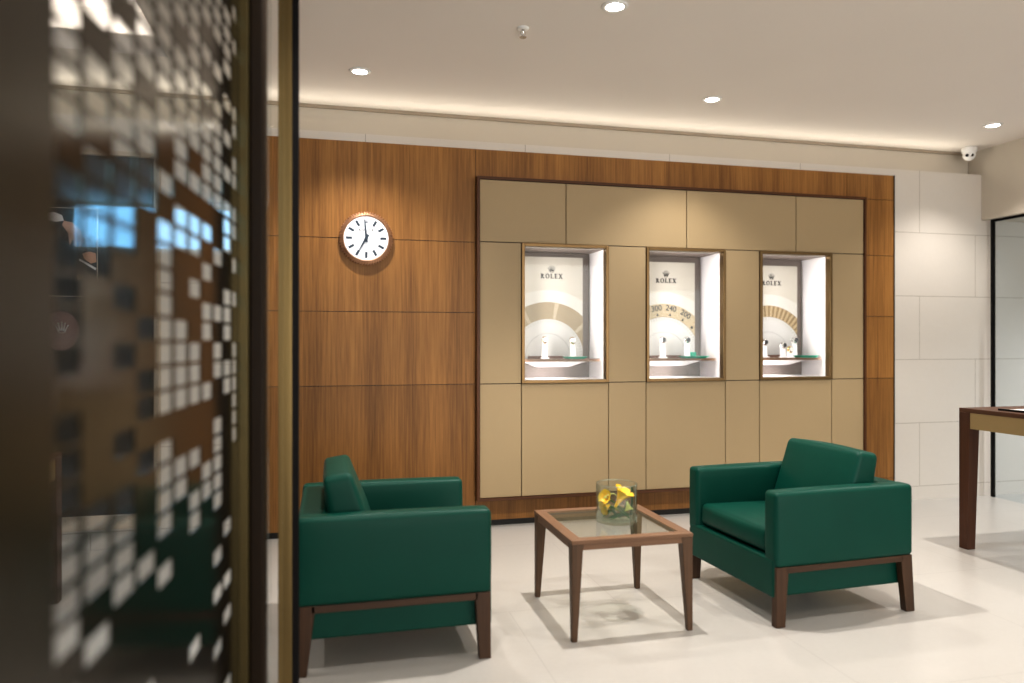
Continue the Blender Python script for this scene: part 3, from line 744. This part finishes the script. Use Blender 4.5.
wpart('black_edge', box(-.140, -.116, 2.908, 2.955, 0, CEIL - .001), M['black'], post)

# ------------------------------------------------------------------ ceiling fittings
def make_downlight():
    r = thing('downlight', 'x', 'ceiling light')
    obj('trim_ring', lathe([(.050, -.003), (.066, -.002), (.070, 0), (.066, -.006), (.048, -.008), (.046, -.001)], 40, 'Z', True), M['white'], r, smooth=True)
    obj('lens', lathe([(0, -.004), (.047, -.004), (.047, -.001), (0, -.001)], 32), M['lamp'], r)
    return r
dl = make_downlight(); first = True
LP = [(.187, 4.824, 'above the clock wall, nearest the brass post', 48), (1.434, 3.572, 'topmost, above the coffee table', 150), (2.66, 4.775, 'in front of the tan display wall', 42), (5.172, 4.806, 'near the security camera', 38),
      (4.35, 3.55, 'above the tall display table', 110), (.187, 2.30, 'over the open floor in front of the armchairs', 40), (2.66, 2.30, 'over the open floor to the right', 55),
      (3.9, .9, 'over the floor right of the camera', 60), (-1.9, 3.2, 'beyond the perforated screen', 40)]
for (x, y, lab, P_) in LP:
    if P_ == 0: continue
    L = 'round recessed white downlight ' + lab
    if first: d = dl; d.location = (x, y, CEIL); d['label'] = L; d['group'] = 'recessed downlights'; first = False
    else: dup(dl, (x, y, CEIL), 0, L, 'recessed downlights')
LAMPS = [l for l in LP]
def spot(x, y, z, P, size=140, blend=.9, r=.03, col=(1, .96, .915)):
    li = bpy.data.lights.new('spot_lamp', 'SPOT'); li.energy = P; li.spot_size = R_(size); li.spot_blend = blend; li.shadow_soft_size = r; li.color = col
    o = bpy.data.objects.new('spot_lamp', li); C.objects.link(o); o.location = (x, y, z); return o
def area(loc, rot, sx, sy, P, col=(1, .9, .78), spread=180):
    li = bpy.data.lights.new('area_lamp', 'AREA'); li.shape = 'RECTANGLE'; li.size = sx; li.size_y = sy; li.energy = P; li.color = col; li.spread = R_(spread)
    o = bpy.data.objects.new('area_lamp', li); C.objects.link(o); o.location = loc; o.rotation_euler = [R_(a) for a in rot]; return o
for (x, y, lab, P_) in LAMPS:
    if P_: spot(x, y, CEIL - .02, P_ * 1.15, 105, .7, .03)
spot(7.2, 4.0, 2.48, 170, col=(.93, .96, 1))  # cool lamp added beyond the glass wall to brighten the stone there
# broad fill lamp added behind the camera, inside the closed front wall
area((3.6, -3.9, 1.6), (-90, 0, 180), 8.6, 2.8, 175, (1, .97, .94))
# cove light resting on the stone ledge, washing the ceiling edge
area((1.0, 5.49, STOP + .012), (180 + 52, 0, 0), 9.0, .06, 9, (1, .93, .80))
# cove light in the raised tray at the left
area(((tx0 + tx1) / 2, ty1 + .1, CEIL + .2), (90 + 60, 0, 0), 2.6, .05, 3, (1, .95, .9))
area((tx1 + .1, (ty0 + ty1) / 2, CEIL + .2), (90 + 60, 0, -90), 2.6, .05, 2, (1, .95, .9))
for (x0, x1, _) in cases:
    area(((x0 + x1) / 2, TF + .062, r2 - .0285), (0, 0, 0), x1 - x0 - .08, .010, .30, (1, .95, .95))
    area((x0 + .034, TF + .085, (r1 + r2) / 2), (0, -90, 0), .9, .03, 1.6, (1, .95, .95), 110)
    area((x1 - .034, TF + .085, (r1 + r2) / 2), (0, 90, 0), .9, .02, .75, (1, .95, .95), 110)
for (x0, x1, _) in cases:
    area(((x0 + x1) / 2 - .08, 5.64, 1.192), (0, 0, 0), .26, .04, .35, (1, .95, .95))
sp = thing('sprinkler', 'small metal fire sprinkler on the ceiling left of the topmost downlight', 'sprinkler', (1.039, 3.945, CEIL))
obj('plate', lathe([(0, .003), (.035, .003), (.032, -.006), (.012, -.009), (0, -.009)], 32), M['white'], sp, smooth=True)
obj('nozzle', lathe([(0, -.009), (.008, -.009), (.008, -.025), (.004, -.03), (.004, -.045), (0, -.045)], 16), M['steel'], sp, smooth=True)
b = tube([(-.012, 0, -.020), (-.013, 0, -.035), (0, 0, -.05), (.013, 0, -.035), (.012, 0, -.020)], .0025, 6); obj('yoke', b, M['steel'], sp)
obj('deflector', lathe([(0, -.050), (.020, -.050), (.020, -.053), (0, -.053)], 16), M['steel'], sp)
cc = thing('security_camera', 'white dome security camera under the ceiling in the right corner', 'security camera', (5.57, 5.42, CEIL))
obj('base', lathe([(0, 0), (.062, 0), (.064, -.012), (.058, -.045), (0, -.05)], 40), M['white'], cc, smooth=True)
b = bmesh.new(); bmesh.ops.create_uvsphere(b, u_segments=28, v_segments=18, radius=.052); xf(b, (0, 0, -.065)); ball_ = obj('ball', b, M['white'], cc, smooth=True)
for dx in (-.02, .02):
    b = lathe([(0, 0), (.013, 0), (.013, .006), (0, .006)], 20, 'Y'); b.transform(Matrix.Translation((-.030 + dx * .85, -.034 - dx * .5, -.078)) @ Matrix.Rotation(R_(-40), 4, 'Z')); obj('lens', b, M['black'], ball_)

# ------------------------------------------------------------------ world, camera
w = bpy.data.worlds.new('world'); sc.world = w; w.use_nodes = True
w.node_tree.nodes['Background'].inputs[0].default_value = (.9, .93, 1, 1); w.node_tree.nodes['Background'].inputs[1].default_value = .3
cam = bpy.data.cameras.new('camera'); co = bpy.data.objects.new('camera', cam); C.objects.link(co)
co.location = (0, 0, 1.4); co.rotation_euler = (R_(90), 0, R_(-13.9))
cam.sensor_width = 36; cam.lens = 735 / 1024 * 36; cam.clip_start = .05
cam.dof.use_dof = True; cam.dof.focus_distance = 4.7; cam.dof.aperture_fstop = .92
sc.camera = co
sc.view_settings.view_transform = 'Standard'
sc.view_settings.exposure = 0.93; sc.view_settings.gamma = .86
sc.cycles.use_denoising = True
sc.cycles.max_bounces = 10; sc.cycles.transparent_max_bounces = 24; sc.cycles.diffuse_bounces = 5
sc.cycles.sample_clamp_indirect = 6
